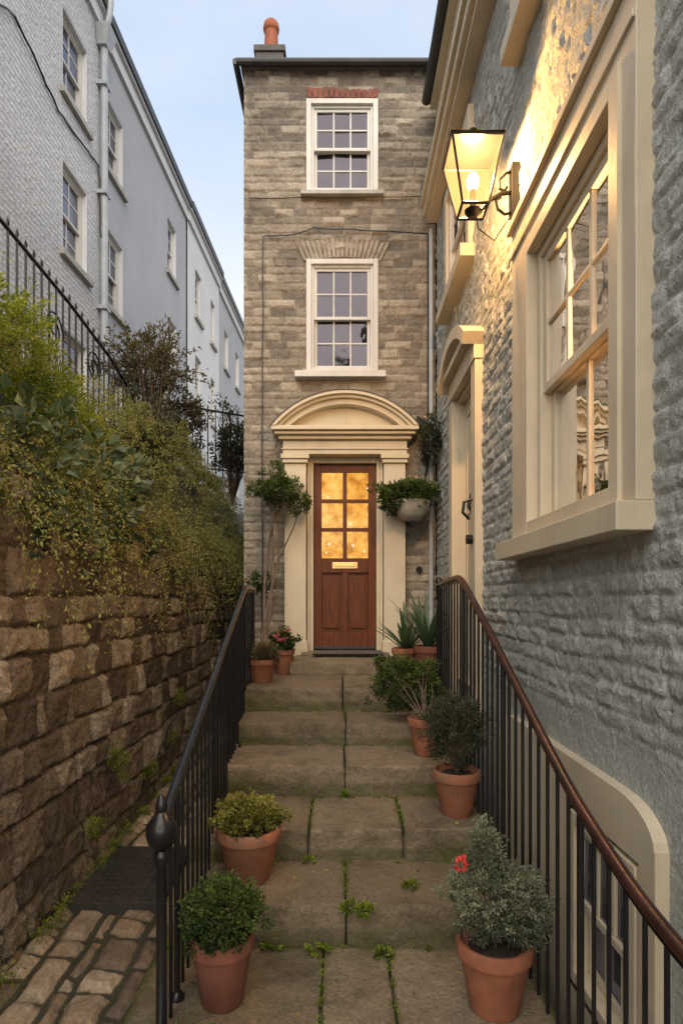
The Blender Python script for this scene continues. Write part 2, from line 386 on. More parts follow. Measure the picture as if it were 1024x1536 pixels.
M.obj('windows',H,bevel=.004)
M=MB()
def voussoirs(cu,hw,v0,v1,n,nn,mat,rise,spread=.25):
    for i in range(n):
        a=-1+2*i/n+.015; b=-1+2*(i+1)/n-.015
        def pt(t,top):
            return cu+hw*t*(1+(spread if top else 0)), (v1 if top else v0)-rise*t*t
        j=random.uniform(-.012,.012)
        q=[pt(a,0),pt(b,0),(pt(b,1)[0],pt(b,1)[1]+j),(pt(a,1)[0],pt(a,1)[1]+j)]
        e=random.uniform(-.004,.006)
        M.hexa([FM.p(x,y,-.04) for x,y in q]+[FM.p(x,y,nn+e) for x,y in q],mat)
voussoirs(.01,.42,5.325,5.53,19,-.016,'arch_stone',.045)
voussoirs(.01,.38,7.045,7.15,13,-.002,'red_brick',.0,.04)
M.obj('window_arches',H,bevel=.005)
M=MB()
M.box(-1.08,1.3,7.345,7.37,-5.5,.03,'chimney_stone',FM)
M.box(-1.09,1.3,7.372,7.415,-5.6,.05,'dark_lead',FM)
M.tube([FM.p(-1.12,7.36,.08),FM.p(1.2,7.36,.08)],.035,'dark_lead',10)
M.tube([FM.p(-1.13,7.36,.09),FM.p(-1.13,7.36,-5)],.035,'dark_lead',10)
M.face([FM.p(-1.08,7.417,.04),FM.p(1.3,7.417,.04),FM.p(1.3,7.8,-2.7),FM.p(-1.08,7.8,-2.7)],'slate')
M.obj('roof',H)
M=MB()
M.box(-.98,-.66,7.4,7.86,-.75,-.35,'chimney_stone',FM); M.box(-1.0,-.64,7.86,7.93,-.77,-.33,'chimney_stone',FM)
M.lathe((-.82,7.02,7.93),[(.10,0),(.10,.05),(.085,.06),(.075,.30),(.09,.32),(.095,.35),(.085,.40),(.05,.44)],'chimney_pot',20)
M.obj('chimney',H,bevel=.006)
M=MB(); c=.037; C='cream_paint'
reveal(M,FM,doorhole[0],doorhole[1],.95,doorhole[3],.29,C,front=-.004,t=.03)
for s in (-1,1):
    a,b=sorted((c+s*.415,c+s*.645))
    M.box(a,b,1.0,3.08,-.04,.10,C,FM)
    M.box(a-.018,b+.018,1.0,1.16,-.04,.125,C,FM)
    M.box(a-.02,b+.02,3.06,3.10,-.04,.13,C,FM); M.box(a-.035,b+.035,3.102,3.15,-.04,.15,C,FM)
M.box(c-.66,c+.66,3.152,3.30,-.04,.12,C,FM)
M.box(c-.675,c+.675,3.20,3.215,.1,.135,C,FM)
M.box(c-.70,c+.70,3.302,3.34,-.04,.17,C,FM)
M.box(c-.74,c+.74,3.342,3.375,-.04,.22,C,FM)
M.box(c-.77,c+.77,3.377,3.42,-.04,.26,C,FM)
M.box(-.34,-.305,1.03,3.15,-.16,-.03,C,FM); M.box(.38,.414,1.03,3.15,-.16,-.03,C,FM); M.box(-.305,.38,3.095,3.15,-.16,-.031,C,FM)
M.obj('door_surround',H,bevel=.005)
M=MB()
hw,rise=.76,.36; R=(hw*hw+rise*rise)/(2*rise); cz=3.422+rise-R; al=math.asin(hw/R)
def segband(R0,R1,n1,mat=C,n0=-.04):
    def arcp(Rr): 
        aa=math.acos(max(-1,min(1,(3.421-cz)/Rr)))
        return [(c+math.sin(t)*Rr,cz+math.cos(t)*Rr) for t in np.linspace(-aa,aa,41)]
    M.prism(arcp(R0)+arcp(R1)[::-1],n0,n1,mat,FM)
segband(R-.03,R,.27); segband(R-.062,R-.0305,.23); segband(R-.12,R-.0625,.19)
Rt=R-.118; aa=math.acos((3.421-cz)/Rt)
M.prism([(c+math.sin(t)*Rt,cz+math.cos(t)*Rt) for t in np.linspace(-aa,aa,41)],-.04,.08,C,FM)
segband(R+.001,R+.011,.275,'dark_lead')
M.hexa([FM.p(.80,3.44,-.02),FM.p(.98,3.40,-.02),FM.p(.98,3.43,-.02),FM.p(.80,3.54,-.02),FM.p(.80,3.44,.2),FM.p(.98,3.40,.15),FM.p(.98,3.43,.15),FM.p(.80,3.54,.2)],'dark_lead')
M.obj('door_pediment',H)
M=MB(); D='door_wood'; x0,x1=-.303,.378; z0,z1=1.06,3.093
M.box(x0,x0+.085,z0,z1,-.15,-.10,D,FM); M.box(x1-.085,x1,z0,z1,-.15,-.10,D,FM)
M.box(x0+.085,x1-.085,z1-.09,z1,-.15,-.101,D,FM); M.box(x0+.085,x1-.085,z0,z0+.19,-.15,-.101,D,FM)
M.box(x0+.085,x1-.085,1.90,2.06,-.15,-.101,D,FM)
gx0,gx1=x0+.085,x1-.085; gm=(gx0+gx1)/2
M.box(gm-.022,gm+.022,2.06,z1-.09,-.15,-.104,D,FM)
for k in (1,2):
    z=2.06+(z1-.09-2.06)*k/3; M.box(gx0,gx1,z-.02,z+.02,-.145,-.106,D,FM)
M.box(gm-.03,gm+.03,z0+.19,1.90,-.15,-.102,D,FM)
M.box(gx0,gx1,z0+.19,1.90,-.148,-.134,D,FM)
for a,b in ((gx0+.03,gm-.06),(gm+.06,gx1-.03)): M.box(a,b,z0+.23,1.86,-.135,-.112,D,FM)
M.box(gm-.14,gm+.14,1.945,2.015,-.102,-.094,'brass',FM); M.box(gm-.10,gm+.10,1.965,1.99,-.095,-.088,'brass',FM)
M.box(x0,x1,z0,z0+.03,-.1,-.085,'dark_lead',FM)
M.obj('front_door',H,bevel=.007)
M=MB(); M.face([FM.p(gx0,2.05,-.13),FM.p(gx1,2.05,-.13),FM.p(gx1,3.02,-.13),FM.p(gx0,3.02,-.13)],'glass_lit'); M.obj('door_glass',H)
M=MB()
def wob(pts,amp=.006,n=10):
    out=[]
    for a,b in zip(pts[:-1],pts[1:]):
        a=Vector(a);b=Vector(b)
        for i in range(n): out.append(a.lerp(b,i/n)+Vector([random.uniform(-amp,amp) for _ in range(3)]))
    out.append(Vector(pts[-1])); return out
M.tube(wob([FM.p(-.86,1.2,.005),FM.p(-.85,5.54,.005),FM.p(-.5,5.55,.01),FM.p(-.3,5.62,.01),FM.p(.3,5.60,.01),FM.p(.93,5.56,.01)]),.007,'iron',5)
M.tube(wob([FM.p(-1.0,5.95,.005),FM.p(.98,5.97,.005)],.004),.005,'iron',5)
M.tube([FM.p(.965,1.0,.03),FM.p(.965,5.6,.03)],.025,'grey_pipe',10)
M.tube([FM.p(.93,5.56,.02),FM.p(.93,3.3,.02)],.006,'iron',5)
M.tube([FM.p(.84,1.93,-.03),FM.p(.84,1.93,.01)],.035,'iron',12)
M.obj('cables_and_pipe',H)
# ------------------------------------------------------------ right painted house
FR=Fr((1.0,0,0),(0,1,0),(0,0,1),(-1,0,0))
Rr=parent_empty('painted_stone_house')
big=(2.13,3.12,1.93,3.41); up=(4.75,5.65,4.35,5.35); top=(2.55,3.35,4.80,5.45); dr=(4.5,5.3,.9,3.35); bas=(2.00,2.62,-.05,.72)
def hf_right(u,v):
    lowmix=sst((v-(1.0+.16*fbm(u*1.5,u*0,9)))/.22)
    uu=u+.06*fbm(u*2,v*2,13); vv=v+.03*fbm(u*1.6,v*3,18)
    du,dv,r,tl=bricks(uu,vv,.085,.25,77,.25,.5)
    d=np.minimum(du*.7,dv)+.012*fbm(u*14,v*18,15)
    m=sst(d/.016)
    h=.011*m+.010*(r-.5)*m+.020*tl*m+.016*fbm(u*7,v*15,51)+.017*fbm(u*20,v*36,53,3)+.012*fbm(u*48,v*60,57,2)
    h=h*(.10+.90*lowmix)-.035
    return h,(r,m*.5+.5,0*u)
relief('walls',FR,-.5,6.5,-.75,5.95,.0115,hf_right,'painted_stone',[big,up,top,dr,bas],Rr)
M=MB()
M.box(-.5,6.46,-.7,6.9,-6,-.95,'room_wall',FR)
M.box(-.5,6.45,5.955,6.9,-.6,-.01,'cream_paint',FR)
pn=.012; pu=1.90
holewall(M,FR,pu,3.75,-.72,.80,[bas],C,pn)
M.prism([(3.75,.80)]+[(3.75-.25*(1-math.cos(t)),.80+.12*math.sin(t)) for t in np.linspace(0,math.pi/2,8)]+[(pu+.25-.25*math.sin(t),.80+.12*math.cos(t)) for t in np.linspace(0,math.pi/2,8)],-.06,pn,C,FR)
M.box(pu-.005,pu,-.72,.80,-.06,pn,C,FR); M.box(3.75,3.755,-.72,.80,-.06,pn,C,FR)
M.obj('basement_panel',Rr)
M=MB()
for w,dp in ((big,.9),(up,.6),(top,.6),(bas,.6),(dr,.6)): reveal(M,FR,*w,dp,C,front=-.02,t=.02)
for w in (up,top,bas): M.box(w[0]-.01,w[1]+.01,w[2]-.01,w[3]+.01,-.62,-.5,'room_dark',FR)
def archi(w,wn,wf,wh,n=.02,mm=C):
    M.box(w[0]-wn,w[0]+.01,w[2],w[3]+wh,-.05,n,mm,FR); M.box(w[1]-.01,w[1]+wf,w[2],w[3]+wh,-.05,n,mm,FR)
    M.box(w[0]+.01,w[1]-.01,w[3]-.01,w[3]+wh,-.05,n-.002,mm,FR)
archi(big,.15,.30,.27,.03); archi(up,.10,.10,.10,.02); archi(top,.12,.12,.12,.03)
M.ring(big[0]-.05,big[1]+.06,big[2]-.001,big[3]+.06,.076,-.057,.045,C,FR)
M.box(big[0]-.148,big[1]+.298,big[3]+.12,big[3]+.15,-.045,.042,C,FR)
M.box(big[0]-.17,big[1]+.33,big[3]+.272,big[3]+.315,-.05,.055,C,FR)
M.box(big[0]-.16,big[1]+.40,big[2]-.10,big[2]-.002,-.06,.10,C,FR)
M.box(up[0]-.14,up[1]+.14,up[2]-.10,up[2]-.002,-.05,.09,C,FR)
M.box(top[0]-.14,top[1]+.14,top[2]-.10,top[2]-.002,-.05,.08,C,FR)
sash(M,FR,big[0]+.021,big[1]-.021,big[2]+.021,big[3]-.021,3,2,1,rec=.045,fw=.045,st=.045,bar=.024,mat=C,gl='glass_clear',colsl=2,split=.5)
sash(M,FR,up[0]+.021,up[1]-.021,up[2]+.021,up[3]-.021,3,2,2,rec=.04,fw=.05)
sash(M,FR,top[0]+.021,top[1]-.021,top[2]+.021,top[3]-.021,3,2,2,rec=.04,fw=.05)
sash(M,FR,bas[0]+.021,bas[1]-.021,bas[2]+.021,bas[3]-.021,3,1,1,rec=.02,fw=.05,bar=.035,mat=C,gl='glass_house')
M.obj('windows',Rr,bevel=.004)
M=MB()
M.box(-.5,6.4,5.62,5.68,-.05,.09,C,FR); M.box(-.5,6.4,5.682,5.78,-.05,.13,C,FR); M.box(-.5,6.4,5.782,5.85,-.05,.16,C,FR)
M.tube([FR.p(-.5,6.9,.10),FR.p(6.38,6.9,.10)],.05,'dark_lead',12)
M.box(-.5,6.4,6.83,6.88,-.05,.06,C,FR)
M.face([FR.p(-.5,6.93,.08),FR.p(6.4,6.93,.08),FR.p(6.4,8.4,-3),FR.p(-.5,8.4,-3)],'slate')
M.obj('cornice',Rr,bevel=.006)
M=MB()
M.box(dr[0]-.13,dr[0]+.01,.75,3.36,-.05,.03,C,FR); M.box(dr[1]-.01,dr[1]+.13,.75,3.36,-.05,.03,C,FR)
M.box(dr[0]-.14,dr[1]+.14,3.362,3.52,-.05,.04,C,FR)
hw2=.60; r2=.22; R2=(hw2**2+r2**2)/(2*r2); cu=(dr[0]+dr[1])/2; cv=3.53+r2-R2; al=math.asin(hw2/R2)
def ap(Rq,aq): return [(cu+math.sin(t)*Rq,cv+math.cos(t)*Rq) for t in np.linspace(-aq,aq,25)]
M.prism(ap(R2-.09,al)+ap(R2,al)[::-1],-.05,.13,C,FR)
M.prism(ap(R2-.088,al),-.045,.03,C,FR)
M.box(dr[0]-.16,dr[1]+.16,3.522,3.57,-.05,.10,C,FR)
M.box(dr[0]+.02,dr[1]-.02,.9,3.33,-.14,-.09,C,FR)
for v0,v1 in ((1.05,1.55),(1.65,2.35),(2.45,3.2)):
    for a,b in ((dr[0]+.1,cu-.05),(cu+.05,dr[1]-.1)): M.ring(a,b,v0,v1,.02,-.1,-.078,C,FR)
M.tube([FR.p(4.72,2.45,-.07),FR.p(4.72,2.43,-.02),FR.p(4.72,2.34,.0),FR.p(4.72,2.28,-.03)],.014,'iron',8)
M.tube([FR.p(4.46,2.05,.02),FR.p(4.46,2.05,.075)],.035,'iron',12)
M.tube([FR.p(4.46,2.35,.03),FR.p(4.46,2.33,.09),FR.p(4.46,2.25,.10),FR.p(4.46,2.2,.05)],.012,'iron',8)
M.obj('side_door',Rr)
M=MB()
def curtain(u0,u1,v0,v1,n):
    k=int((u1-u0)/.015)
    for i in range(k):
        a=u0+(u1-u0)*i/k; b=u0+(u1-u0)*(i+1)/k
        na=n+.022*math.sin(a*60)+.012*math.sin(a*23); nb=n+.022*math.sin(b*60)+.012*math.sin(b*23)
        M.face([FR.p(a,v0,na),FR.p(b,v0,nb),FR.p(b,v1,nb),FR.p(a,v1,na)],'curtain')
curtain(2.15,2.40,1.95,3.4,-.20); curtain(2.80,3.10,1.95,3.4,-.17)
M.obj('curtains',Rr,smooth=True)
# ------------------------------------------------------------ lantern
L=parent_empty('wall_lantern'); lx,ly=.765,3.5; zb,zt=3.87,4.21; hb,ht=.075,.145
M=MB()
cb=[(lx+a*hb,ly+b*hb,zb) for a,b in ((-1,-1),(1,-1),(1,1),(-1,1))]; ct=[(lx+a*ht,ly+b*ht,zt) for a,b in ((-1,-1),(1,-1),(1,1),(-1,1))]
for i in range(4):
    M.tube([cb[i],ct[i]],.008,'iron',6); M.tube([cb[i],cb[(i+1)%4]],.009,'iron',6); M.tube([ct[i],ct[(i+1)%4]],.010,'iron',6)
e=.155; M.hexa([(lx-e,ly-e,zt+.012),(lx+e,ly-e,zt+.012),(lx+e,ly+e,zt+.012),(lx-e,ly+e,zt+.012),(lx-.07,ly-.07,zt+.07),(lx+.07,ly-.07,zt+.07),(lx+.07,ly+.07,zt+.07),(lx-.07,ly+.07,zt+.07)],'iron')
M.lathe((lx,ly,zt+.07),[(.06,0),(.065,.015),(.045,.03),(.02,.045),(.024,.06),(.0,.08)],'iron',14)
M.lathe((lx,ly,zb-.02),[(.02,-.02),(.04,0),(.05,.02)],'iron',14)
M.lathe((lx,ly,zb+.01),[(.02,0),(.018,.11)],'iron',10)
M.tube([(1.03,ly,3.98),(.93,ly,3.97),(.86,ly,3.93),(.80,ly,3.86),(lx,ly,3.84)],.013,'iron',8)
M.tube([(1.0,ly,4.1),(.96,ly,4.09),(.92,ly,4.05),(.92,ly,4.0),(.95,ly,3.985),(.965,ly,4.01)],.009,'iron',8)
M.tube([(1.0,ly,3.86),(.95,ly,3.85),(.91,ly,3.88),(.90,ly,3.93),(.93,ly,3.95)],.009,'iron',8)
M.box(.985,1.03,ly-.04,ly+.04,3.84,4.13,'iron')
M.tube([(1.02,ly+.03,3.9),(.9,ly+.04,3.72),(.8,ly+.02,3.78),(lx+.02,ly,3.85)],.004,'iron',5)
M.obj('frame_and_bracket',L,smooth=True)
M=MB()
for i in range(4): M.face([cb[i],cb[(i+1)%4],ct[(i+1)%4],ct[i]],'lantern_glass')
M.obj('panes',L)
M=MB(); M.lathe((lx,ly,3.99),[(.0,0),(.02,.005),(.034,.03),(.036,.06),(.022,.09),(0,.1)],'bulb',14); M.obj('bulb',L,smooth=True)
def plight(name,loc,pw,colr,rad,par):
    l=bpy.data.lights.new(name,'POINT'); l.energy=pw; l.color=colr; l.shadow_soft_size=rad
    o=bpy.data.objects.new(name,l); o.location=loc; COL.objects.link(o); o.parent=par; return o
plight('lantern_light',(lx,ly,4.06),560,(1,.56,.21),.045,L)
plight('room_light',(1.5,2.6,3.0),120,(1,.64,.32),.05,Rr)
M=MB(); M.lathe((1.45,2.68,3.05),[(.0,0),(.03,.005),(.045,.04),(.03,.09),(0,.1)],'bulb',14); M.obj('room_lamp_bulb',Rr,smooth=True)
# ------------------------------------------------------------ left terrace
T=parent_empty('white_terrace_house')
FT=Fr((-4.37,0,0),(.035,1,0),(0,0,1),(1,-.035,0))
ROOF=11.45
secs=[(2,10.0,'white_painted_brick',0,[(8.75,9.55)]),(10.0,15.0,'render_grey',-.03,[(10.35,11.05),(13.55,14.2)]),(15.0,18.3,'render_white',0,[(15.7,16.3),(17.3,17.8)]),(18.3,26,'render_grey',-.05,[(19.2,19.8),(20.9,21.5),(22.7,23.3)])]
for a,b,mt,off,wins in secs:
    M=MB(); fr=Fr(FT.p(0,0,off),FT.U,FT.V,FT.N)
    hs=[(u0,u1,v0,v1) for u0,u1 in wins for v0,v1 in ((9.05,10.3),(6.7,8.05),(4.2,5.6))]
    holewall(M,fr,a,b,0,ROOF,hs,mt)
    M.box(a,b,0,ROOF,-5,-.3,'room_dark',fr)
    M.box(a,b,ROOF-.35,ROOF-.05,-.01,.06,'render_white',fr); M.box(a,b,ROOF-.048,ROOF+.12,-.3,.16,'dark_lead' ,fr)
    M.box(a,b,ROOF-.10,ROOF-.05,.061,.12,'render_white',fr)
    for h in hs:
        reveal(M,fr,*h,.29,'render_white',front=-.002)
        sash(M,fr,h[0]+.021,h[1]-.021,h[2]+.021,h[3]-.021,2,2,2,rec=.11,fw=.05,bar=.022,gl='glass_house')
        M.box(h[0]-.08,h[1]+.08,h[2]-.09,h[2]-.001,-.1,.07,'grey_white_sill',fr)
    M.obj('facade',T)
M=MB()
M.tube([FT.p(9.97,2.5,.09),FT.p(9.97,10.9,.09)],.06,'grey_pipe',12)
M.hexa([FT.p(9.87,10.75,.01),FT.p(10.07,10.75,.01),FT.p(10.07,10.75,.16),FT.p(9.87,10.75,.16),FT.p(9.80,11.05,.01),FT.p(10.14,11.05,.01),FT.p(10.14,11.05,.24),FT.p(9.80,11.05,.24)],'grey_pipe')
for z in (4.5,6.4,8.3,10.1): M.box(9.87,10.07,z,z+.06,.0,.16,'grey_pipe',FT)
M.tube([FT.p(9.97,11.0,.1),FT.p(9.97,11.3,.18),FT.p(9.97,11.55,.2)],.05,'grey_pipe',10)
M.tube(wob([FT.p(6.0,8.1,.03),FT.p(7.5,8.9,.03),FT.p(8.6,8.6,.03),FT.p(9.9,8.75,.03)],.01),.015,'iron',5)
M.tube(wob([FT.p(9.9,8.75,.03),FT.p(9.9,7.6,.06),FT.p(10.2,7.5,.04)],.01),.012,'iron',5)
M.obj('drainpipe',T)
# ------------------------------------------------------------ retaining wall
FW=Fr((-1.45,0,0),(0,1,0),(0,0,1),(1,0,0))
def hf_rub(u,v):
    uu=u+.08*fbm(u*2.2,v*2.2,61)+.03*fbm(u*8,v*8,62); vv=v+.08*fbm(u*1.6,v*1.6,64)+.03*fbm(u*7,v*7,65)
    du,dv,r,tl=bricks(uu,vv,.185,.22,91,.5,.7)
    d=np.minimum(du,dv)+.022*fbm(u*13,v*13,66)
    m=sst((d-.002)/.022); m2=sst(d/.018)
    h=.024*m+.026*(r-.5)*m+.05*tl*m+.045*fbm(u*6,v*6,71)*m+.030*fbm(u*17,v*17,73)+.02*fbm(u*45,v*45,75,3)
    return h-.03,(r,m2,.22*sst((.75-v)/.7)+.08*(1-m))
relief('stone_retaining_wall',FW,.3,13,-.3,2.2,.011,hf_rub,'rubble_stone')
def hf_ter(u,v):
    t=(-1.42-u)
    h=2.12+1.25*sst(t/1.1)+.08*fbm(u*2,v*2,5)+.25*sst((v-4)/5)
    return h,(0*u,0*u+1,0*u)
relief('garden_bank',W,-4.6,-1.46,-.5,26,.15,hf_ter,'cobble_stone').data.materials[0]=MATS['earth']
# ------------------------------------------------------------ steps
edges=[(2.77,3.25,.184),(3.25,3.80,.354),(3.80,4.36,.544),(4.36,4.83,.704),(4.83,6.50,.892)]
def stepz(y):
    z=0
    for a,b,h in edges:
        if y>=a-.001: z=h
    return z
def slab(x0,x1,y0,y1,z0,z1,seed,res=.018,r=.012,amp=.013,chip=.07):
    V=[];F=[];G=[];off=0
    c=np.array([(x0+x1)/2,(y0+y1)/2,(z0+z1)/2]); hx=np.array([(x1-x0)/2,(y1-y0)/2,(z1-z0)/2])
    for ax,sg in ((2,1),(1,-1),(0,-1),(0,1)):
        o=[i for i in range(3) if i!=ax]
        n0=max(3,int(2*hx[o[0]]/res)); n1=max(3,int(2*hx[o[1]]/res))
        A,B=np.meshgrid(np.linspace(-1,1,n0),np.linspace(-1,1,n1))
        P=np.zeros(A.shape+(3,)); P[...,o[0]]=A*hx[o[0]]; P[...,o[1]]=B*hx[o[1]]; P[...,ax]=sg*hx[ax]
        idx=np.arange(n0*n1).reshape(n1,n0)+off; off+=n0*n1
        f=np.stack([idx[:-1,:-1],idx[:-1,1:],idx[1:,1:],idx[1:,:-1]],-1).reshape(-1,4)
        flip=(sg>0)!=(ax in (0,2)); 
        if flip: f=f[:,::-1]
        V.append(P.reshape(-1,3)); F.append(f)
    P=np.concatenate(V); F=np.concatenate(F)
    q=c+P; rr=r+chip*np.clip(fbm(q[:,0]*7+seed,q[:,1]*7+q[:,2]*5,seed,4)-.02,0,1)
    inner=np.clip(P,-(hx-rr[:,None]),hx-rr[:,None]); d=P-inner; l=np.linalg.norm(d,axis=1,keepdims=True)+1e-9
    nrm=d/l; P=inner+nrm*rr[:,None]
    Q=c+P
    k=amp*(fbm(Q[:,0]*5+Q[:,2]*7,Q[:,1]*5+Q[:,2]*3,seed+1)+.7*fbm(Q[:,0]*18+Q[:,2]*9,Q[:,1]*18+Q[:,2]*22,seed+2))
    k=k*(1+1.4*(nrm[:,1]<-.7))
    Q=Q+nrm*k[:,None]
    rnd=np.full(len(Q),random.uniform(.3,.8))
    edge=np.minimum(np.minimum(Q[:,0]-x0,x1-Q[:,0]),np.minimum(y1-Q[:,1],.2+Q[:,1]-y0))
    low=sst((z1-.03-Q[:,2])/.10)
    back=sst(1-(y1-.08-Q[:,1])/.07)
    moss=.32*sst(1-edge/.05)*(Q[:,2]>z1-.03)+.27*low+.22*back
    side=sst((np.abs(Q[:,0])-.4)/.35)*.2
    gch=1-.66*low-.5*back  # riser shade under overhead light put into the colour; tread backs darkened too
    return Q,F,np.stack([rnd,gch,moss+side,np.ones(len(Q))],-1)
def slabs(name,lst,parent):
    Vs=[];Fs=[];Cs=[];o=0
    for i,s in enumerate(lst):
        v,f,cc=slab(*s,seed=i*7+3); Vs.append(v);Fs.append(f+o);Cs.append(cc);o+=len(v)
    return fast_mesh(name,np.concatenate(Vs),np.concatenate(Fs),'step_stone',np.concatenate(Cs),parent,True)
S=parent_empty('stone_steps')
g=.003
lst=[]
joints={0:[.02],1:[-.18,.34],2:[.02],3:[.03],4:[0.01]}
for i,(a,b,h) in enumerate(edges):
    js=[-.84]+joints[i]+[.84]
    zlow=h-.20-.04
    for j in range(len(js)-1):
        dz=random.uniform(-.004,.004); dy=random.uniform(-.012,.012)
        lst.append((js[j]+g,js[j+1]-g,a+dy,b+.08,zlow,h+dz))
lst.append((-.49,.375,5.64,6.42,.84,1.017)); lst.append((-.42,.50,6.22,6.60,1.0,1.05))
for (x0_,x1_,y0,y1) in ((-.84,-.08,1.5,2.79),(-.08,.21,1.5,2.79),(.21,.84,1.5,2.79),(-.84,-.2,.4,1.5),(-.2,.84,.4,1.5),(-.84,.3,-1,.4),(.3,.84,-1,.4)):
    lst.append((x0_+g,x1_-g,y0+g,y1-g,-.12,random.uniform(-.004,.003)))
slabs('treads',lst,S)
M=MB()
for i,(a,b,h) in enumerate(edges): M.box(-.82,.82,a+.04,6.45,-.74+.0,h-.06,'ground_stone') if i==0 else M.box(-.818+.001*i,.818-.001*i,a+.04,6.45,h-.26,h-.05-.001*i,'ground_stone')
M.box(-.82,.82,-1,2.805,-.74,-.03,'ground_stone')
M.obj('core',S)
M=MB(); M.box(-.30,.42,6.08,6.38,1.0505,1.068,'door_mat_stone'); M.obj('door_mat',bevel=.004)
# ------------------------------------------------------------ path
def hf_cob(u,v):
    uu=u+.06*fbm(u*4,v*4,31)+.03*fbm(u*11,v*11,32); vv=v+.07*fbm(u*3,v*3,34)+.03*fbm(u*11,v*11,35)+.12*u
    du,dv,r,tl=bricks(vv,uu,.135,.17,45,.5,.7)
    d=np.minimum(du,dv)+.02*fbm(u*13,v*13,36)
    m=sst((d-.010)/.03)
    h=.030*m+.014*(r-.5)*m+.03*tl*m+.010*fbm(u*22,v*22,38)
    base=.0+.045*np.clip(v-2.4,0,10)
    return base+h-.03,(r,sst((d-.010)/.014),.25*sst(1-np.abs(u+1.45)/.15)+.15*(1-m))
relief('cobbled_path',W,-1.5,-.835,-1,13,.010,hf_cob,'cobble_stone')
M=MB()
M.box(-1.40,-.92,3.05,3.75,-.02,.062,'cast_iron_cover')
for i in range(9):
    for j in range(12):
        x=-1.37+.05*i; y=3.08+.054*j
        M.box(x,x+.036,y,y+.038,.0615,.068,'cast_iron_cover')
M.obj('drain_cover',bevel=.002)
# ------------------------------------------------------------ handrails
def rail(name,pts,railmat,sp=.105,rr=.02):
    E=parent_empty(name); M=MB(); P=[Vector(p) for p in pts]
    L=[0]
    for a,b in zip(P[:-1],P[1:]): L.append(L[-1]+abs(b.y-a.y))
    def at(s):
        for i in range(len(P)-1):
            if s<=L[i+1]+1e-6: return P[i].lerp(P[i+1],(s-L[i])/(L[i+1]-L[i]))
        return P[-1]
    n=int(L[-1]/sp); B=MB()
    for i in range(n+1):
        p=at(L[-1]*i/n)
        zl=stepz(p.y)-.02
        big_=(i%9==0)
        r=.013 if big_ else .0075
        B.tube([(p.x,p.y,zl),(p.x,p.y,p.z-.01)],r,'iron',8)
        if big_: B.lathe((p.x,p.y,zl),[(.03,.0),(.03,.03),(.013,.05)],'iron',10)
    B.obj('balusters',E,smooth=True)
    Q=[]
    S_=60
    for i in range(S_+1): Q.append(at(L[-1]*i/S_))
    for _ in range(3): Q=[Q[0]]+[(Q[i-1]+Q[i]*2+Q[i+1])/4 for i in range(1,len(Q)-1)]+[Q[-1]]
    M.tube(Q,rr,railmat,12)
    Q2=[q-Vector((0,0,.03)) for q in Q]; M.tube(Q2,.008,'iron',6)
    M.obj('top_rail',E,smooth=True)
    return E
E1=rail('iron_handrail',[(-.77,5.25,1.70),(-.77,4.8,1.70),(-.65,2.2,.80)],'iron_rail_left')
M=MB()
M.lathe((-.65,2.17,-.02),[(.035,0),(.035,.05),(.02,.07),(.018,.66),(.028,.68),(.028,.70),(.02,.715),(.045,.74),(.056,.775),(.052,.81),(.03,.84),(.018,.855),(.024,.87),(.018,.89),(.010,.91),(0,.925)],'iron',20)
M.obj('newel_post',E1,smooth=True)
E2=rail('iron_handrail',[(.8,4.9,1.73),(.8,4.04,1.76),(.8,3.16,1.39),(.8,2.5,1.10),(.8,2.07,.92),(.8,1.64,.80),(.8,1.41,.77),(.8,.3,.75)],'iron_rail_rust')
M=MB(); M.tube([(.8,4.93,.86),(.8,4.93,1.73)],.02,'iron',10); M.lathe((.8,4.93,1.73),[(.02,0),(.03,.02),(.02,.05),(0,.06)],'iron',12); M.obj('newel_post',E2,smooth=True)
def grail(name,pts,h=.95,sp=.12,extra=False):
    E=parent_empty(name); B=MB(); P=[Vector(p) for p in pts]
    for a,b in zip(P[:-1],P[1:]):
        n=max(1,int((b-a).length/sp))
        for i in range(n):
            p=a.lerp(b,i/n); B.tube([(p.x,p.y,p.z-h),(p.x,p.y,p.z+.04)],[.009,.009],'iron',6)
            B.lathe((p.x,p.y,p.z+.03),[(.012,0),(.014,.02),(0,.06)],'iron',6)
    B.tube(P,.016,'iron',8); B.tube([p-Vector((0,0,h-.12)) for p in P],.012,'iron',6)
    if extra:
        for y in (5.0,5.8):
            pts=[(-2.39,y+.16*math.cos(t)*(1-t/14),3.85+.16*math.sin(t)*(1-t/14)) for t in np.linspace(0,11,40)]
            B.tube(pts,.008,'iron',6)
    B.obj('rails_and_bars',E)
grail('garden_railing',[(-2.4,1.5,4.35),(-2.4,4.2,4.28),(-2.4,5.3,4.22),(-2.4,6.2,4.12),(-2.38,6.8,3.95),(-2.36,7.1,3.7)],1.0,extra=True)
grail('garden_railing',[(-2.7,8.6,4.5),(-2.0,9.0,4.45),(-1.5,9.3,4.45),(-1.46,12,4.5)],1.0,.11)
